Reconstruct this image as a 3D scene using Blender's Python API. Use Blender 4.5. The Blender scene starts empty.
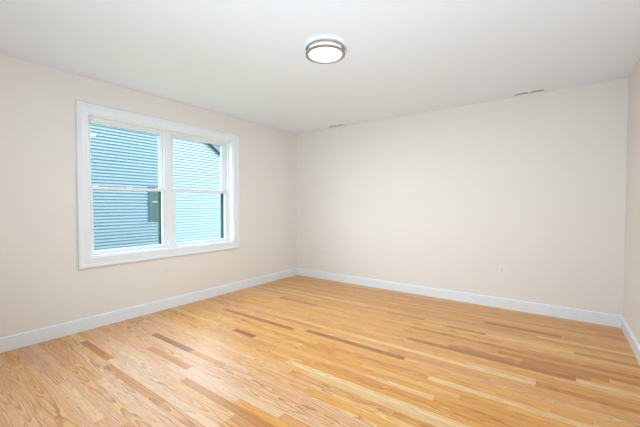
import bpy, bmesh, math, random
from mathutils import Vector, Matrix
random.seed(7)
C = bpy.context.scene
col = C.collection
PI = math.pi

# ------------------------------------------------------------------ camera
W, H = 4.2114, 2.44          # room width and height; back wall at y = 0, left wall at x = 0
FY = -5.15                   # front wall, behind the camera
cd = bpy.data.cameras.new('camera'); cam = bpy.data.objects.new('camera', cd); col.objects.link(cam)
cd.sensor_width = 36; cd.lens = 326.517 / 640 * 36; cd.clip_start = .02
fw = Vector((-0.59154522, 0.80590557, -0.02429949)); rt = Vector((0.80615069, 0.59171008, -0.0005)); up = Vector((-0.01397561, 0.01988459, 0.9997046))
m = Matrix((rt, up, -fw)).transposed().to_4x4(); m.translation = Vector((3.6921, -4.3391, 1.2059))
cam.matrix_world = m
C.camera = cam

# ------------------------------------------------------------------ light
C.view_settings.view_transform = 'Standard'; C.view_settings.look = 'None'
C.view_settings.gamma = 1; C.view_settings.use_curve_mapping = False
C.view_settings.exposure = 0.55
w = bpy.data.worlds.new('sky'); C.world = w; w.use_nodes = True
bg = w.node_tree.nodes['Background']; bg.inputs[0].default_value = (.74, .88, 1, 1); bg.inputs[1].default_value = 5.0

sd = bpy.data.lights.new('sun', 'SUN'); sd.energy = 2.6; sd.angle = .01; sd.color = (1, .93, .87)
sun = bpy.data.objects.new('sun', sd); col.objects.link(sun)
SUN = Vector((1, .30, .40)).normalized()           # direction towards the sun
sun.rotation_euler = SUN.to_track_quat('Z', 'Y').to_euler(); sun.location = (6, 3, 9)

def area(name, loc, tgt, sx, sy, e, c):
    d = bpy.data.lights.new(name, 'AREA'); d.shape = 'RECTANGLE'; d.size = sx; d.size_y = sy; d.energy = e; d.color = c
    o = bpy.data.objects.new(name, d); col.objects.link(o); o.location = loc
    o.rotation_euler = (Vector(loc) - Vector(tgt)).to_track_quat('Z', 'Y').to_euler()
    return o
# added fill lamp standing in for bounce flash, unseen behind camera, aimed at the ceiling
area('added_bounce_fill', (3.6, -4.85, .4), (2.1, -1.9, 2.44), 1.0, .6, 29, (.69, .88, 1)).data.spread = 2.0
LAMP_E = 3.0

# ------------------------------------------------------------------ materials
def mat(name, colr, rough=.5, metal=0, bump=None, spec=None, emit=None):
    mt = bpy.data.materials.new(name); mt.use_nodes = True
    nt = mt.node_tree; b = nt.nodes['Principled BSDF']
    b.inputs['Base Color'].default_value = (*colr, 1); b.inputs['Roughness'].default_value = rough; b.inputs['Metallic'].default_value = metal
    if spec is not None: b.inputs['Specular IOR Level'].default_value = spec
    tc = nt.nodes.new('ShaderNodeTexCoord')
    n = nt.nodes.new('ShaderNodeTexNoise'); n.inputs['Scale'].default_value = bump[0] if bump else 40; n.inputs['Detail'].default_value = 3
    nt.links.new(tc.outputs['Object'], n.inputs['Vector'])
    mx = nt.nodes.new('ShaderNodeMix'); mx.data_type = 'RGBA'; mx.inputs['Factor'].default_value = 0
    nt.links.new(n.outputs['Fac'], mx.inputs['Factor'])
    k = bump[2] if bump and len(bump) > 2 else .985
    mx.inputs['A'].default_value = (colr[0]*k, colr[1]*k, colr[2]*k, 1); mx.inputs['B'].default_value = (*[min(1, c/k) for c in colr], 1)
    nt.links.new(mx.outputs['Result'], b.inputs['Base Color'])
    if bump:
        bp = nt.nodes.new('ShaderNodeBump'); bp.inputs['Strength'].default_value = bump[1]; bp.inputs['Distance'].default_value = .002
        nt.links.new(n.outputs['Fac'], bp.inputs['Height']); nt.links.new(bp.outputs['Normal'], b.inputs['Normal'])
    if emit:
        b.inputs['Emission Color'].default_value = (*emit[0], 1); b.inputs['Emission Strength'].default_value = emit[1]
    return mt
M = {}
M['wall'] = mat('wall_paint', (.86, .812, .765), .75, bump=(160, .12))
M['ceil'] = mat('ceiling_paint', (.87, .905, .975), .85, bump=(120, .1))
M['trim'] = mat('trim_paint', (.87, .895, .93), .32, bump=(60, .03))
M['vinyl'] = mat('window_vinyl', (.88, .90, .92), .3)
M['nickel'] = mat('brushed_nickel', (.42, .40, .37), .36, .9)
M['lens'] = mat('acrylic_lens', (.9, .9, .88), .3, emit=((.95, .97, 1), LAMP_E))
M['drum'] = mat('acrylic_drum', (.9, .9, .88), .3, emit=((1, .98, .94), .8))
M['plate'] = mat('outlet_plastic', (.86, .84, .81), .35)
M['slot'] = mat('outlet_slot', (.10, .09, .08), .6)
M['vent'] = mat('vent_enamel', (.88, .88, .86), .4)
M['duct'] = mat('duct_dark', (.20, .19, .17), .8)
M['siding'] = mat('vinyl_siding', (.195, .268, .33), .55, bump=(9, .05, .97))
M['rake'] = mat('rake_paint', (.045, .085, .115), .6)
M['nframe'] = mat('neighbour_window_frame', (.03, .075, .105), .5)
M['nglass'] = mat('neighbour_window_glass', (.045, .085, .07), .25, spec=.25)
M['nbar'] = mat('neighbour_sash_bar', (.32, .38, .36), .5)
M['roof'] = mat('roof_shingle', (.09, .09, .1), .9, bump=(30, .4, .8))
M['track'] = mat('track_green', (.05, .115, .105), .5)
M['gasket'] = mat('gasket', (.16, .2, .22), .6)
M['grass'] = mat('grass', (.12, .2, .06), .9, bump=(6, .5, .7))
M['ext'] = mat('house_exterior', (.6, .6, .58), .8)

# clear glass: transparent with a fresnel mirror on top
g = bpy.data.materials.new('window_glass'); g.use_nodes = True; nt = g.node_tree; nt.nodes.clear()
o_ = nt.nodes.new('ShaderNodeOutputMaterial'); tr = nt.nodes.new('ShaderNodeBsdfTransparent'); gl = nt.nodes.new('ShaderNodeBsdfGlossy'); mxs = nt.nodes.new('ShaderNodeMixShader'); fr = nt.nodes.new('ShaderNodeFresnel')
tr.inputs[0].default_value = (.96, .985, .98, 1); gl.inputs['Roughness'].default_value = .015; fr.inputs['IOR'].default_value = 1.5
nt.links.new(fr.outputs[0], mxs.inputs[0]); nt.links.new(tr.outputs[0], mxs.inputs[1]); nt.links.new(gl.outputs[0], mxs.inputs[2]); nt.links.new(mxs.outputs[0], o_.inputs[0])
M['glass'] = g

# oak strip floor: each board carries its own tone and seed as a mesh attribute
def oak():
    mt = bpy.data.materials.new('red_oak_strips'); mt.use_nodes = True; nt = mt.node_tree; b = nt.nodes['Principled BSDF']; L = nt.links.new
    def nd(t, **k):
        n = nt.nodes.new(t)
        for a, v in k.items(): setattr(n, a, v)
        return n
    def math_(op, a, b_=None, c=None):
        n = nd('ShaderNodeMath', operation=op)
        for i, v in enumerate((a, b_, c)):
            if v is None: continue
            if isinstance(v, (int, float)): n.inputs[i].default_value = v
            else: L(v, n.inputs[i])
        return n.outputs[0]
    at = nd('ShaderNodeAttribute', attribute_name='board'); sp = nd('ShaderNodeSeparateColor'); L(at.outputs['Color'], sp.inputs[0])
    tone, s1, s2 = sp.outputs
    uv = nd('ShaderNodeUVMap', uv_map='plank'); su = nd('ShaderNodeSeparateXYZ'); L(uv.outputs[0], su.inputs[0])
    geo = nd('ShaderNodeTexCoord'); sg = nd('ShaderNodeSeparateXYZ'); L(geo.outputs['Object'], sg.inputs[0])
    X = sg.outputs[0]; v = su.outputs[1]
    yl = math_('MULTIPLY', math_('SUBTRACT', v, .5), .0572)            # metres across the board
    # warp noise, stretched along the board
    cv = nd('ShaderNodeCombineXYZ'); L(math_('ADD', math_('MULTIPLY', X, 2.6), math_('MULTIPLY', s1, 91)), cv.inputs[0]); L(math_('MULTIPLY', yl, 11), cv.inputs[1]); L(math_('MULTIPLY', s2, 57), cv.inputs[2])
    n1 = nd('ShaderNodeTexNoise'); n1.inputs['Scale'].default_value = 1; n1.inputs['Detail'].default_value = 2.5; L(cv.outputs[0], n1.inputs['Vector'])
    wob = math_('MULTIPLY', math_('SUBTRACT', n1.outputs['Fac'], .5), .06)
    # growth rings seen on a flat-sawn face: an ellipse/hyperbola family
    off = math_('MULTIPLY', math_('POWER', math_('SUBTRACT', s2, .5), 3), .55)
    yy = math_('ADD', math_('ADD', yl, off), wob)
    zz = math_('ADD', math_('MULTIPLY', math_('SINE', math_('ADD', math_('MULTIPLY', X, 2.3), math_('MULTIPLY', s1, 40))), .034), math_('MULTIPLY', wob, .9))
    r = math_('SQRT', math_('ADD', math_('MULTIPLY', yy, yy), math_('MULTIPLY', zz, zz)))
    ring = math_('FRACT', math_('MULTIPLY', r, 78))
    grain = math_('POWER', ring, 3)
    # pores and short streaks
    cp = nd('ShaderNodeCombineXYZ'); L(math_('ADD', math_('MULTIPLY', X, 9), math_('MULTIPLY', s1, 31)), cp.inputs[0]); L(math_('MULTIPLY', yl, 420), cp.inputs[1]); L(math_('MULTIPLY', s2, 13), cp.inputs[2])
    n2 = nd('ShaderNodeTexNoise'); n2.inputs['Scale'].default_value = 1; n2.inputs['Detail'].default_value = 3; L(cp.outputs[0], n2.inputs['Vector'])
    # broad colour drift inside a board
    cq = nd('ShaderNodeCombineXYZ'); L(math_('ADD', math_('MULTIPLY', X, 1.5), math_('MULTIPLY', s2, 77)), cq.inputs[0]); L(math_('MULTIPLY', yl, 40), cq.inputs[1]); L(s1, cq.inputs[2])
    n3 = nd('ShaderNodeTexNoise'); n3.inputs['Scale'].default_value = 1; n3.inputs['Detail'].default_value = 2; L(cq.outputs[0], n3.inputs['Vector'])
    t2 = math_('ADD', tone, math_('MULTIPLY', math_('SUBTRACT', n3.outputs['Fac'], .5), .42))
    pink = at.outputs['Alpha']; cr = nd('ShaderNodeValToRGB'); L(t2, cr.inputs[0]); e = cr.color_ramp.elements
    stops = [(0, (.36, .115, .04)), (.18, (.48, .185, .052)), (.38, (.68, .29, .062)), (.58, (.82, .40, .09)), (.78, (.88, .51, .155)), (1, (.88, .64, .36))]
    while len(e) < len(stops): e.new(.5)
    for q, (p_, c_) in zip(e, stops): q.position = p_; q.color = (*c_, 1)
    def mul(colr, fac, dark):
        mx = nd('ShaderNodeMix', data_type='RGBA', blend_type='MULTIPLY'); mx.inputs['B'].default_value = (*dark, 1)
        L(colr, mx.inputs['A']); L(fac, mx.inputs['Factor']); return mx.outputs['Result']
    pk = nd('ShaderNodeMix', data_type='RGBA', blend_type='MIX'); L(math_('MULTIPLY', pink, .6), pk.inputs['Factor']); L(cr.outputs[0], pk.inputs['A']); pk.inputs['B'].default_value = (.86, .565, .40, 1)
    c1 = mul(pk.outputs['Result'], math_('MULTIPLY', grain, math_('ADD', .3, math_('MULTIPLY', s1, .7))), (.50, .29, .16))
    pz = nd('ShaderNodeMapRange'); pz.inputs['From Min'].default_value = .46; pz.inputs['From Max'].default_value = .72; L(n2.outputs['Fac'], pz.inputs['Value'])
    c2 = mul(c1, math_('MULTIPLY', pz.outputs[0], .8), (.66, .50, .36))
    # seams between boards
    dv = math_('ABSOLUTE', math_('SUBTRACT', v, .5))
    sv = math_('GREATER_THAN', dv, .488)
    du = su.outputs[0]                                                  # distance to the nearer board end, metres
    s_end = math_('LESS_THAN', du, .0011)
    c3 = mul(c2, math_('MULTIPLY', math_('MAXIMUM', sv, s_end), .55), (.42, .28, .17))
    L(c3, b.inputs['Base Color'])
    b.inputs['Roughness'].default_value = .42
    b.inputs['Specular IOR Level'].default_value = .2; b.inputs['Coat Weight'].default_value = .65; b.inputs['Coat Roughness'].default_value = .38; b.inputs['Coat IOR'].default_value = 1.5
    bp = nd('ShaderNodeBump'); bp.inputs['Strength'].default_value = .12; bp.inputs['Distance'].default_value = .001
    L(n2.outputs['Fac'], bp.inputs['Height']); L(bp.outputs['Normal'], b.inputs['Normal'])
    return mt
M['oak'] = oak()

# ------------------------------------------------------------------ helpers
def obj(name, bm, mt, parent=None, smooth=False):
    me = bpy.data.meshes.new(name); bm.normal_update(); bm.to_mesh(me); bm.free()
    o = bpy.data.objects.new(name, me); col.objects.link(o); me.materials.append(mt)
    if smooth:
        for f in me.polygons: f.use_smooth = True
    if parent: o.parent = parent
    return o
def bx(bm, x0, x1, y0, y1, z0, z1):
    v = [bm.verts.new((x, y, z)) for x in (x0, x1) for y in (y0, y1) for z in (z0, z1)]
    for f in ((0, 1, 3, 2), (4, 6, 7, 5), (0, 4, 5, 1), (2, 3, 7, 6), (0, 2, 6, 4), (1, 5, 7, 3)): bm.faces.new([v[i] for i in f])
def bevel(bm, w_, seg=2):
    bmesh.ops.remove_doubles(bm, verts=bm.verts, dist=1e-6)
    bmesh.ops.bevel(bm, geom=[e for e in bm.edges if e.calc_face_angle(0) > .5], offset=w_, segments=seg, affect='EDGES', clamp_overlap=True)
def box(name, dims, mt, parent=None, bev=0):
    bm = bmesh.new(); bx(bm, *dims)
    if bev: bevel(bm, bev)
    return obj(name, bm, mt, parent)
def struct(o): o['kind'] = 'structure'; return o
def thing(name, label, cat, loc, group=None, rz=0):
    o = bpy.data.objects.new(name, None); col.objects.link(o); o.location = loc; o.rotation_euler[2] = rz
    o['label'] = label; o['category'] = cat
    if group: o['group'] = group
    return o
def sweep(bm, path, prof, closed):
    """path: list of (point, inward offset dir, out dir); prof: list of (a, b)"""
    rings = [[bm.verts.new(P + A * a + B * b_) for a, b_ in prof] for P, A, B in path]
    n = len(prof); k = len(rings)
    for i in range(k if closed else k - 1):
        r0, r1 = rings[i], rings[(i + 1) % k]
        for j in range(n): bm.faces.new((r0[j], r0[(j + 1) % n], r1[(j + 1) % n], r1[j]))
    if not closed: bm.faces.new(rings[0][::-1]); bm.faces.new(rings[-1])
    bmesh.ops.recalc_face_normals(bm, faces=bm.faces)

# ------------------------------------------------------------------ floor
PW = .0572
def row_y(r): return -(r + .65) * PW
FIX = {  # row: [(x0, x1, tone)] boards that stand out
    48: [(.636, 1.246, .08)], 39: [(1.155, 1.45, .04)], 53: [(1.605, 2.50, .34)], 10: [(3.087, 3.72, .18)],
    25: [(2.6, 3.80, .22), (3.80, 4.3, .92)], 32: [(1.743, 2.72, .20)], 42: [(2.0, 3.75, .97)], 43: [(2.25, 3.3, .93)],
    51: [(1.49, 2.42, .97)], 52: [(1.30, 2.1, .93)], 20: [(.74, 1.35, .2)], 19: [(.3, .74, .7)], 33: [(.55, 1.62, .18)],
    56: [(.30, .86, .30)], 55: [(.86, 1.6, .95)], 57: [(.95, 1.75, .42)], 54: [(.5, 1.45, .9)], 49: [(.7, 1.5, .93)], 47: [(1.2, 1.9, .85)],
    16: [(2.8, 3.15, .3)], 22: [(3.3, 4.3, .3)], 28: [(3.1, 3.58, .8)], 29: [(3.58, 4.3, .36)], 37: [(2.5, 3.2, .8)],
}
rows = {}
nrow = int(-FY / PW) + 2
for r in range(-1, nrow):
    fx = sorted(FIX.get(r, [])); segs = []; x = -.02
    def fill(a, b_):
        first = True
        while b_ - a > 1e-6:
            ln = random.choice([.45, .7, .9, 1.1, 1.4, 1.7, 2.1]) * random.uniform(.85, 1.15)
            if first and a < 0: ln *= random.uniform(.2, 1); first = False
            if b_ - a - ln < .2: ln = b_ - a
            base = random.gauss(.60, .085)
            if random.random() < .03: base = random.uniform(.3, .4)
            if random.random() < .08: base = random.uniform(.80, .93)
            segs.append((a, a + ln, max(.12, min(1, base)))); a += ln
    for a, b_, t in fx:
        if a > x: fill(x, a)
        segs.append((a, min(b_, W + .02), t)); x = min(b_, W + .02)
    fill(x, W + .02); rows[r] = segs
verts = []; faces = []; fcol = []; fuv = []
for r, segs in rows.items():
    y1 = min(.02, row_y(r)); y0 = max(FY, row_y(r + 1))
    if y1 <= y0: continue
    for a, b_, t in segs:
        s1, s2 = random.random(), random.random()
        pinky = random.uniform(0, .5) if random.random() < .35 else 0        # red oak: some boards run pinkish
        if 44 <= r <= 70 and .2 < (a + b_) / 2 < 2.6 and t > .45: pinky = random.uniform(.35, 1)  # front-left boards pinker: own oak tint plus window sheen put into the colour
        # each board: end strip, body, end strip so that the u coordinate measures the distance to an end
        xm = (a + b_) / 2
        for xa, xb, ua, ub in ((a, xm, 0, xm - a), (xm, b_, b_ - xm, 0)):
            i = len(verts); verts += [(xa, y0, 0), (xb, y0, 0), (xb, y1, 0), (xa, y1, 0)]; faces.append((i, i+1, i+2, i+3))
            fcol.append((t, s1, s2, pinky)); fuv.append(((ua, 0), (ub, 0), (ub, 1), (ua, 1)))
i = len(verts)                                              # underside slab so the floor has thickness
verts += [(x, y, z) for z in (-.05, -.001) for x, y in ((-.02, FY), (W + .02, FY), (W + .02, .02), (-.02, .02))]
for f in ((0, 3, 2, 1), (0, 1, 5, 4), (1, 2, 6, 5), (2, 3, 7, 6), (3, 0, 4, 7)):
    faces.append(tuple(i + k for k in f)); fcol.append((.5, .5, .5, 0)); fuv.append(((0, .5),) * 4)
me = bpy.data.meshes.new('floor'); me.from_pydata(verts, [], faces)
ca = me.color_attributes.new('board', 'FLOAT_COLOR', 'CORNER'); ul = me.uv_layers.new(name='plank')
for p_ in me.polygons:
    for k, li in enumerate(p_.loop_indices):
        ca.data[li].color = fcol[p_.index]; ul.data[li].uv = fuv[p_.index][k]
me.materials.append(M['oak']); fl = bpy.data.objects.new('floor', me); col.objects.link(fl); struct(fl)

# ------------------------------------------------------------------ shell
OY0, OY1, OZ0, OZ1 = -3.112, -1.370, .700, 2.100           # window opening in the left wall
WT = .19
def wall_with_hole(name, axis, at0, at1, a0, a1, z0, z1, hole, mt):
    bm = bmesh.new(); h0, h1, k0, k1 = hole
    for (p0, p1, q0, q1) in ((a0, h0, z0, z1), (h1, a1, z0, z1), (h0, h1, z0, k0), (h0, h1, k1, z1)):
        if axis == 'x': bx(bm, at0, at1, p0, p1, q0, q1)
        else: bx(bm, p0, p1, at0, at1, q0, q1)
    return struct(obj(name, bm, mt))
wall_with_hole('wall_left', 'x', -WT, 0, FY - .12, .12, -.05, H + .1, (OY0, OY1, OZ0, OZ1), M['wall'])
struct(box('wall_back', (0, W, 0, .12, -.05, H + .1), M['wall']))
struct(box('wall_right', (W, W + .12, FY - .12, .12, -.05, H + .1), M['wall']))
struct(box('wall_front', (0, W, FY - .12, FY, -.05, H + .1), M['wall']))
struct(box('ceiling', (0, W, FY, 0, H, H + .1), M['ceil']))

# house outside face, its unseen height and length shaped to shade the neighbour's siding
wall_with_hole('wall_exterior_blocker', 'x', -WT - .03, -WT - .001, -9, 4.1, -.65, 7.6, (OY0 - .0, OY1 + .0, OZ0 - .0, OZ1), M['ext'])
struct(box('ground', (-30, 30, -30, 40, -.72, -.62), M['grass']))

# ------------------------------------------------------------------ baseboards
BP = [(0, 0), (.0155, 0), (.0155, .097), (.0095, .100), (.0095, .1045), (.0145, .108), (.0135, .112), (.0085, .117), (.004, .121), (0, .121)]
def baseboard(name, p0, p1, inn, m0, m1):
    # m0/m1: how far the run is shortened per unit of depth at its ends (mitres)
    bm = bmesh.new(); d = (p1 - p0).normalized(); r0 = []; r1 = []
    for a, z in BP:
        r0.append(bm.verts.new(p0 + inn * a + d * a * m0 + Vector((0, 0, z)))); r1.append(bm.verts.new(p1 + inn * a - d * a * m1 + Vector((0, 0, z))))
    n = len(BP)
    for j in range(n): bm.faces.new((r0[j], r0[(j+1) % n], r1[(j+1) % n], r1[j]))
    bm.faces.new(r0[::-1]); bm.faces.new(r1); bmesh.ops.recalc_face_normals(bm, faces=bm.faces)
    return struct(obj(name, bm, M['trim']))
V = Vector
baseboard('baseboard_left', V((0, FY, .0)), V((0, 0, .0)), V((1, 0, 0)), 1, 1)
baseboard('baseboard_back', V((0, 0, 0)), V((W, 0, 0)), V((0, -1, 0)), 1, 1)
baseboard('baseboard_right', V((W, 0, 0)), V((W, FY, 0)), V((-1, 0, 0)), 1, 1)
baseboard('baseboard_front', V((W, FY, 0)), V((0, FY, 0)), V((0, 1, 0)), 1, 1)

# ------------------------------------------------------------------ window casing (picture frame)
CW = .096
def casing(name, y0, y1, z0, z1, parent=None):
    # profile across the casing, a = outwards from the opening, b = off the wall
    prof = [(0, 0), (0, .014), (.006, .0185), (.052, .0185), (.058, .0165), (.064, .0185), (.076, .0205), (.079, .027), (.090, .029), (CW, .025), (CW, 0)]
    bm = bmesh.new()
    cs = [(y0, z0, -1, -1), (y1, z0, 1, -1), (y1, z1, 1, 1), (y0, z1, -1, 1)]
    sweep(bm, [(V((0, y, z)), V((0, sy, sz)), V((1, 0, 0))) for y, z, sy, sz in cs], prof, True)
    return struct(obj(name, bm, M['trim'], parent))
casing('trim_1', OY0 + .004, OY1 - .0, OZ0, OZ1)
# jamb extension lining the opening
bm = bmesh.new()
JT = .012; XJ0, XJ1 = -.10, .002
bx(bm, XJ0, XJ1, OY0, OY0 + JT, OZ0, OZ1); bx(bm, XJ0, XJ1, OY1 - JT, OY1, OZ0, OZ1)
bx(bm, XJ0, XJ1, OY0 + JT, OY1 - JT, OZ0, OZ0 + JT); bx(bm, XJ0, XJ1, OY0 + JT, OY1 - JT, OZ1 - JT, OZ1)
struct(obj('trim_2', bm, M['trim']))

# ------------------------------------------------------------------ double-hung window units
def frame_bm(x0, x1, y0, y1, z0, z1, l, r, b, t, bev=.002):
    bm = bmesh.new()
    bx(bm, x0, x1, y0, y0 + l, z0, z1); bx(bm, x0, x1, y1 - r, y1, z0, z1)
    bx(bm, x0, x1, y0 + l, y1 - r, z0, z0 + b); bx(bm, x0, x1, y0 + l, y1 - r, z1 - t, z1)
    return bm
def window_unit(n, gy0, gu1, gy1, fy0, fy1):   # gu1: right glass edge of the upper sash, gy1: of the lower
    z0, z1 = OZ0 + JT, OZ1 - JT
    GB, GT, MR0, MR1 = .752, 2.040, 1.373, 1.402
    root = struct(obj('window_%d' % n, frame_bm(-.165, -.068, fy0, fy1, z0, z1, .014, .014, .012, .012), M['vinyl']))
    a0, a1 = fy0 + .014, fy1 - .014; b0, b1 = z0 + .012, z1 - .012
    # lower sash, inner plane
    xs0, xs1 = -.112, -.080
    lo = obj('lower_sash', frame_bm(xs0, xs1, a0, a1, b0, MR1, gy0 - a0, a1 - gy1, GB - b0, MR1 - MR0), M['vinyl'], root)
    pn = bmesh.new(); v = [pn.verts.new((-.098, y, z)) for y, z in ((gy0 - .005, GB - .005), (gy1 + .005, GB - .005), (gy1 + .005, MR0 + .005), (gy0 - .005, MR0 + .005))]; pn.faces.new(v)
    obj('glass_pane', pn, M['glass'], lo)
    # glazing bead of the lower sash
    obj('glazing_bead', frame_bm(-.094, -.0785, gy0 - .006, gy1 + .006, GB - .006, MR0 + .004, .005, .005, .005, .003), M['vinyl'], lo)
    # upper sash, outer plane
    xu0, xu1 = -.148, -.116
    us = obj('upper_sash', frame_bm(xu0, xu1, a0, a1, MR0, b1, gy0 - a0, a1 - gu1, MR1 - MR0 + .002, b1 - GT), M['vinyl'], root)
    pn = bmesh.new(); v = [pn.verts.new((-.134, y, z)) for y, z in ((gy0 - .005, MR1 - .005), (gu1 + .005, MR1 - .005), (gu1 + .005, GT + .005), (gy0 - .005, GT + .005))]; pn.faces.new(v)
    obj('glass_pane', pn, M['glass'], us)
    obj('gasket', frame_bm(-.133, -.1275, gy0 - .001, gu1 + .001, MR1 - .001, GT + .001, .003, .005, .003, .005), M['gasket'], us)
    # side tracks and head parting stop
    bm = bmesh.new(); bx(bm, -.0775, -.069, fy0 + .014, fy0 + .024, z0 + .012, z1 - .012); bx(bm, -.0775, -.069, fy1 - .024, fy1 - .014, z0 + .012, z1 - .012)
    bx(bm, -.0775, -.069, fy0 + .024, fy1 - .024, z1 - .022, z1 - .012)
    obj('inner_stop', bm, M['vinyl'], root)
    # insect screen frame outside the lower sash
    obj('screen_frame', frame_bm(-.163, -.150, a0, a1, b0, MR1 - .002, .03, a1 - gy1 + .016, .024, .02), M['track'], root)
    # tilt latches at the ends of the meeting rail, lock in the middle
    for y in (gy0 + .03, gy1 - .045):
        bm = bmesh.new(); bx(bm, -.108, -.086, y - .022, y + .022, MR1, MR1 + .009); bevel(bm, .002)
        obj('tilt_latch', bm, M['vinyl'], lo)
    ym = (gy0 + gy1) / 2
    bm = bmesh.new(); bx(bm, -.110, -.084, ym - .028, ym + .028, MR1, MR1 + .006); bevel(bm, .002)
    k = obj('sash_lock', bm, M['vinyl'], lo)
    return root
window_unit(1, -3.045, -2.346, -2.333, OY0 + JT, -2.292)
window_unit(2, -2.172, -1.468, -1.442, -2.246, OY1 - JT)
bm = bmesh.new(); bx(bm, -.165, -.055, -2.292, -2.246, OZ0 + JT, OZ1 - JT); bevel(bm, .003)
struct(obj('trim_3', bm, M['vinyl']))

# ------------------------------------------------------------------ ceiling light
def lathe(bm, prof, n=64):
    rings = [[bm.verts.new((r * math.cos(2*PI*i/n), r * math.sin(2*PI*i/n), z)) for i in range(n)] if r > 1e-6 else [bm.verts.new((0, 0, z))] for r, z in prof]
    for a, b_ in zip(rings, rings[1:]):
        for i in range(n):
            j = (i + 1) % n
            if len(a) == 1: bm.faces.new((a[0], b_[j], b_[i]))
            elif len(b_) == 1: bm.faces.new((a[i], a[j], b_[0]))
            else: bm.faces.new((a[i], a[j], b_[j], b_[i]))
def ring(bm, r0, r1, z0, z1, n=72):
    prof = [(r0, z0 + .001), (r0 + .0015, z0), (r1 - .002, z0), (r1, z0 + .002), (r1, z1 - .002), (r1 - .002, z1), (r0 + .0015, z1), (r0, z1 - .001), (r0, z0 + .001)]
    lathe(bm, prof, n); bmesh.ops.remove_doubles(bm, verts=bm.verts, dist=1e-6); bmesh.ops.recalc_face_normals(bm, faces=bm.faces)
LX, LY = 2.222, -2.266
lt = thing('ceiling_light', 'round flush ceiling light with two brushed nickel rings around a glowing white lens', 'ceiling light', (LX, LY, H))
bm = bmesh.new(); lathe(bm, [(0, 0), (.112, 0), (.112, -.028), (.11, -.030), (0, -.030)]); obj('ceiling_plate', bm, M['vent'], lt, True)
bm = bmesh.new(); lathe(bm, [(.10, -.0295), (.118, -.030), (.129, -.031), (.129, -.068), (.124, -.073)]); obj('lens_side', bm, M['drum'], lt, True)
bm = bmesh.new(); lathe(bm, [(.1238, -.0725), (.08, -.0765), (0, -.078)]); obj('lens', bm, M['lens'], lt, True)
bm = bmesh.new(); ring(bm, .1295, .152, -.044, -.032); obj('ring', bm, M['nickel'], lt)
bm = bmesh.new(); ring(bm, .1295, .152, -.080, -.066); obj('ring', bm, M['nickel'], lt)
ld = bpy.data.lights.new('ceiling_light_glow', 'AREA'); ld.shape = 'DISK'; ld.size = .2; ld.energy = 20; ld.color = (.81, .92, 1)
lo_ = bpy.data.objects.new('ceiling_light_glow', ld); col.objects.link(lo_); lo_.location = (0, 0, -.0795); lo_.parent = lt
for a in (100, 220, 340):
    ca_, sa_ = math.cos(a * PI/180), math.sin(a * PI/180)
    bm = bmesh.new(); bmesh.ops.create_cone(bm, segments=12, radius1=.0025, radius2=.0025, depth=.034, cap_ends=True, matrix=Matrix.Translation((.147*ca_, .147*sa_, -.048)))
    obj('post', bm, M['nickel'], lt, True)
for a in (232,):
    ca_, sa_ = math.cos(a * PI/180), math.sin(a * PI/180)
    bm = bmesh.new(); bmesh.ops.create_cone(bm, segments=16, radius1=.004, radius2=.006, depth=.009, cap_ends=True, matrix=Matrix.Translation((.145*ca_, .145*sa_, -.0845)))
    obj('thumb_screw', bm, M['nickel'], lt, True)

# ------------------------------------------------------------------ ceiling registers
def vent(loc, label):
    # local: x along the register, y across, z up; hangs from z = 0
    t = thing('ceiling_vent', label, 'vent', loc)
    L_, D_ = .305, .105
    bm = bmesh.new(); fz = -.007
    bx(bm, -L_/2, L_/2, -D_/2, -D_/2 + .019, fz, 0); bx(bm, -L_/2, L_/2, D_/2 - .019, D_/2, fz, 0)
    bx(bm, -L_/2, -L_/2 + .020, -D_/2 + .019, D_/2 - .019, fz, 0); bx(bm, L_/2 - .020, L_/2, -D_/2 + .019, D_/2 - .019, fz, 0)
    bx(bm, -.011, .011, -D_/2 + .019, D_/2 - .019, fz, 0)
    obj('face_plate', bm, M['vent'], t)
    bm = bmesh.new(); bx(bm, -L_/2 + .018, L_/2 - .018, -D_/2 + .017, D_/2 - .017, -.0015, -.0005); obj('duct_opening', bm, M['duct'], t)
    for s in (-1, 1):
        for k in range(6):
            y = -D_/2 + .024 + k * .0113
            bm = bmesh.new(); x0, x1 = (s * .011, s * (L_/2 - .020)); x0, x1 = min(x0, x1), max(x0, x1)
            v = [bm.verts.new(q) for q in ((x0, y, -.0065), (x1, y, -.0065), (x1, y + .005, -.002), (x0, y + .005, -.002), (x0, y + .0008, -.0069), (x1, y + .0008, -.0069), (x1, y + .0058, -.0024), (x0, y + .0058, -.0024))]
            for f in ((0, 3, 2, 1), (4, 5, 6, 7), (0, 1, 5, 4), (1, 2, 6, 5), (2, 3, 7, 6), (3, 0, 4, 7)): bm.faces.new([v[i_] for i_ in f])
            obj('louver', bm, M['vent'], t)
    return t
vent((3.405, -.105, H), 'white slotted ceiling register near the right corner, its two dark louvre banks visible')
vent((.895, -.105, H), 'small white slotted ceiling register near the far left corner, above the paired wall plates')

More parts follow.
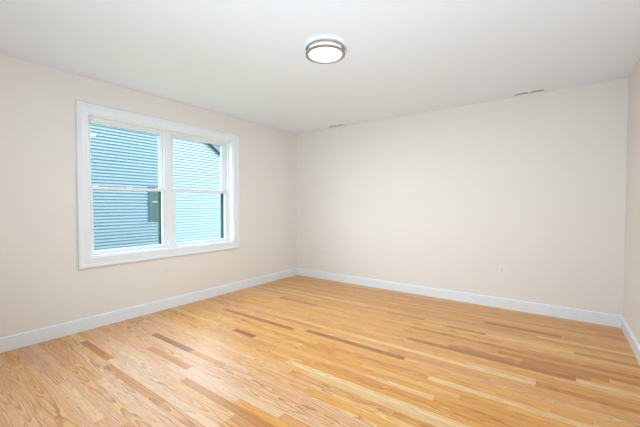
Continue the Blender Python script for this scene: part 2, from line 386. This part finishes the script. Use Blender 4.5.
# ------------------------------------------------------------------ outlets
def rrect(bm, y0, y1, z0, z1, x0, x1, bev):
    bx(bm, x0, x1, y0, y1, z0, z1)
    if bev: bevel(bm, bev)
def outlet(loc, rz, label, kind='duplex'):
    # local: +x out of the wall, y sideways, z up, origin at plate centre
    t = thing('wall_outlet' if kind == 'duplex' else 'cable_wall_plate', label, 'outlet' if kind == 'duplex' else 'wall plate', loc, rz=rz)
    bm = bmesh.new(); rrect(bm, -.035, .035, -.0575, .0575, 0, .006, .002); obj('cover_plate', bm, M['plate'], t)
    if kind == 'duplex':
        for s in (-1, 1):
            bm = bmesh.new(); rrect(bm, -.017, .017, s*.0195 - .0145, s*.0195 + .0145, .005, .0078, .0012); r_ = obj('receptacle', bm, M['plate'], t)
            bm = bmesh.new(); zc = s * .0195
            bx(bm, .0076, .0081, -.0075, -.0055, zc - .003, zc + .006); bx(bm, .0076, .0081, .0055, .0075, zc - .002, zc + .006)
            bx(bm, .0076, .0081, -.002, .002, zc - .010, zc - .006)
            obj('slot', bm, M['slot'], r_)
        bm = bmesh.new(); bmesh.ops.create_cone(bm, segments=12, radius1=.003, radius2=.0025, depth=.002, cap_ends=True, matrix=Matrix.Translation((.0068, 0, 0)) @ Matrix.Rotation(PI/2, 4, 'Y')); obj('screw', bm, M['nickel'], t)
    else:
        bm = bmesh.new(); bmesh.ops.create_cone(bm, segments=6, radius1=.0075, radius2=.0075, depth=.003, cap_ends=True, matrix=Matrix.Translation((.0072, 0, 0)) @ Matrix.Rotation(PI/2, 4, 'Y'))
        bmesh.ops.create_cone(bm, segments=16, radius1=.0045, radius2=.0045, depth=.010, cap_ends=True, matrix=Matrix.Translation((.0125, 0, 0)) @ Matrix.Rotation(PI/2, 4, 'Y'))
        obj('connector', bm, M['nickel'], t)
        for s in (-1, 1):
            bm = bmesh.new(); bmesh.ops.create_cone(bm, segments=12, radius1=.003, radius2=.0025, depth=.002, cap_ends=True, matrix=Matrix.Translation((.0068, 0, s*.041)) @ Matrix.Rotation(PI/2, 4, 'Y')); obj('screw', bm, M['plate'], t)
    return t
outlet((0, -2.335, .452), 0, 'white duplex outlet low on the left wall below the window')
outlet((3.156, 0, .447), -PI/2, 'white duplex outlet alone on the right half of the back wall')
outlet((1.083, 0, .438), -PI/2, 'white duplex outlet low on the back wall, just right of a plain wall plate')
outlet((.640, 0, .445), -PI/2, 'plain white wall plate with one small connector, nearest the far left corner', 'coax')
outlet((W, -.742, .437), PI, 'white duplex outlet on the right wall, cut off by the picture edge')

# ------------------------------------------------------------------ neighbouring house
NX = -7.7; GZ = -.62
nh = thing('neighbour_house', 'pale blue lap-sided house gable seen through the double window', 'house', (NX, 0, GZ))
SL = .625; RY, RZ = 3.50, 3.70                              # a point on the lower edge of the right rake
AY = -.45; AZ = RZ + SL * (RY - AY); EYR = 7.2; EYL = 2*AY - EYR
def rake_z(y): return AZ - SL * abs(y - AY)
def yl_at(z): return max(0, (AZ - z) / SL)
bm = bmesh.new(); P = .1016; z = GZ; prof = []
while z < AZ:
    prof += [(.045, z), (.043, z + .055), (.000, z + .060), (.000, z + P)]
    z += P
for (xa, za), (xb, zb) in zip(prof, prof[1:]):
    if za >= AZ: break
    zb = min(zb, AZ)
    ha, hb = yl_at(za), yl_at(zb)
    ha = min(ha, EYR - .35 - AY); hb = min(hb, EYR - .35 - AY)
    v = [bm.verts.new(q) for q in ((xa, AY - ha, za - GZ), (xa, AY + ha, za - GZ), (xb, AY + hb, zb - GZ), (xb, AY - hb, zb - GZ))]
    try: bm.faces.new(v)
    except ValueError: pass
# solid body behind the siding
hb = EYR - .35 - AY
pts = [(AY - hb, 0), (AY + hb, 0), (AY + hb, rake_z(AY + hb) - GZ), (AY, AZ - GZ), (AY - hb, rake_z(AY - hb) - GZ)]
f0 = [bm.verts.new((-.02, y, z_)) for y, z_ in pts]; f1 = [bm.verts.new((-8, y, z_)) for y, z_ in pts]
bm.faces.new(f0); bm.faces.new(f1[::-1])
for i in range(5): bm.faces.new((f0[i], f1[i], f1[(i+1) % 5], f0[(i+1) % 5]))
sdg = obj('siding_wall', bm, M['siding'], nh)
# roof with an overhang, and rake boards
for s in (-1, 1):
    def slab(x0, x1, lo, hi):
        b = bmesh.new(); ye = EYR if s > 0 else EYL
        q = [(AY, AZ + lo), (ye, rake_z(ye) + lo), (ye, rake_z(ye) + hi), (AY, AZ + hi)]
        A = [b.verts.new((x0, y, z_ - GZ)) for y, z_ in q]; B = [b.verts.new((x1, y, z_ - GZ)) for y, z_ in q]
        b.faces.new(A); b.faces.new(B[::-1])
        for i in range(4): b.faces.new((A[i], B[i], B[(i+1) % 4], A[(i+1) % 4]))
        bmesh.ops.recalc_face_normals(b, faces=b.faces); return b
    obj('roof', slab(-8.2, .22, .23, .29), M['roof'], nh)
    obj('rake_board', slab(.0, .20, .0, .23), M['rake'], nh)
# neighbour window
wy0, wy1, wz0, wz1 = 1.20, 1.94, .66, 1.86
fr_ = obj('window_frame', frame_bm(.0, .07, wy0, wy1, wz0 - GZ, wz1 - GZ, .13, .13, .05, .09), M['nframe'], nh)
bm = bmesh.new(); bx(bm, .005, .048, wy0 + .13, wy1 - .13, wz0 + .05 - GZ, wz1 - .09 - GZ); obj('window_glass', bm, M['nglass'], fr_)
bm = bmesh.new(); zc = 1.335 - GZ; bx(bm, .048, .062, wy0 + .13, wy1 - .13, zc - .018, zc + .018); obj('sash_bar', bm, M['nbar'], fr_)
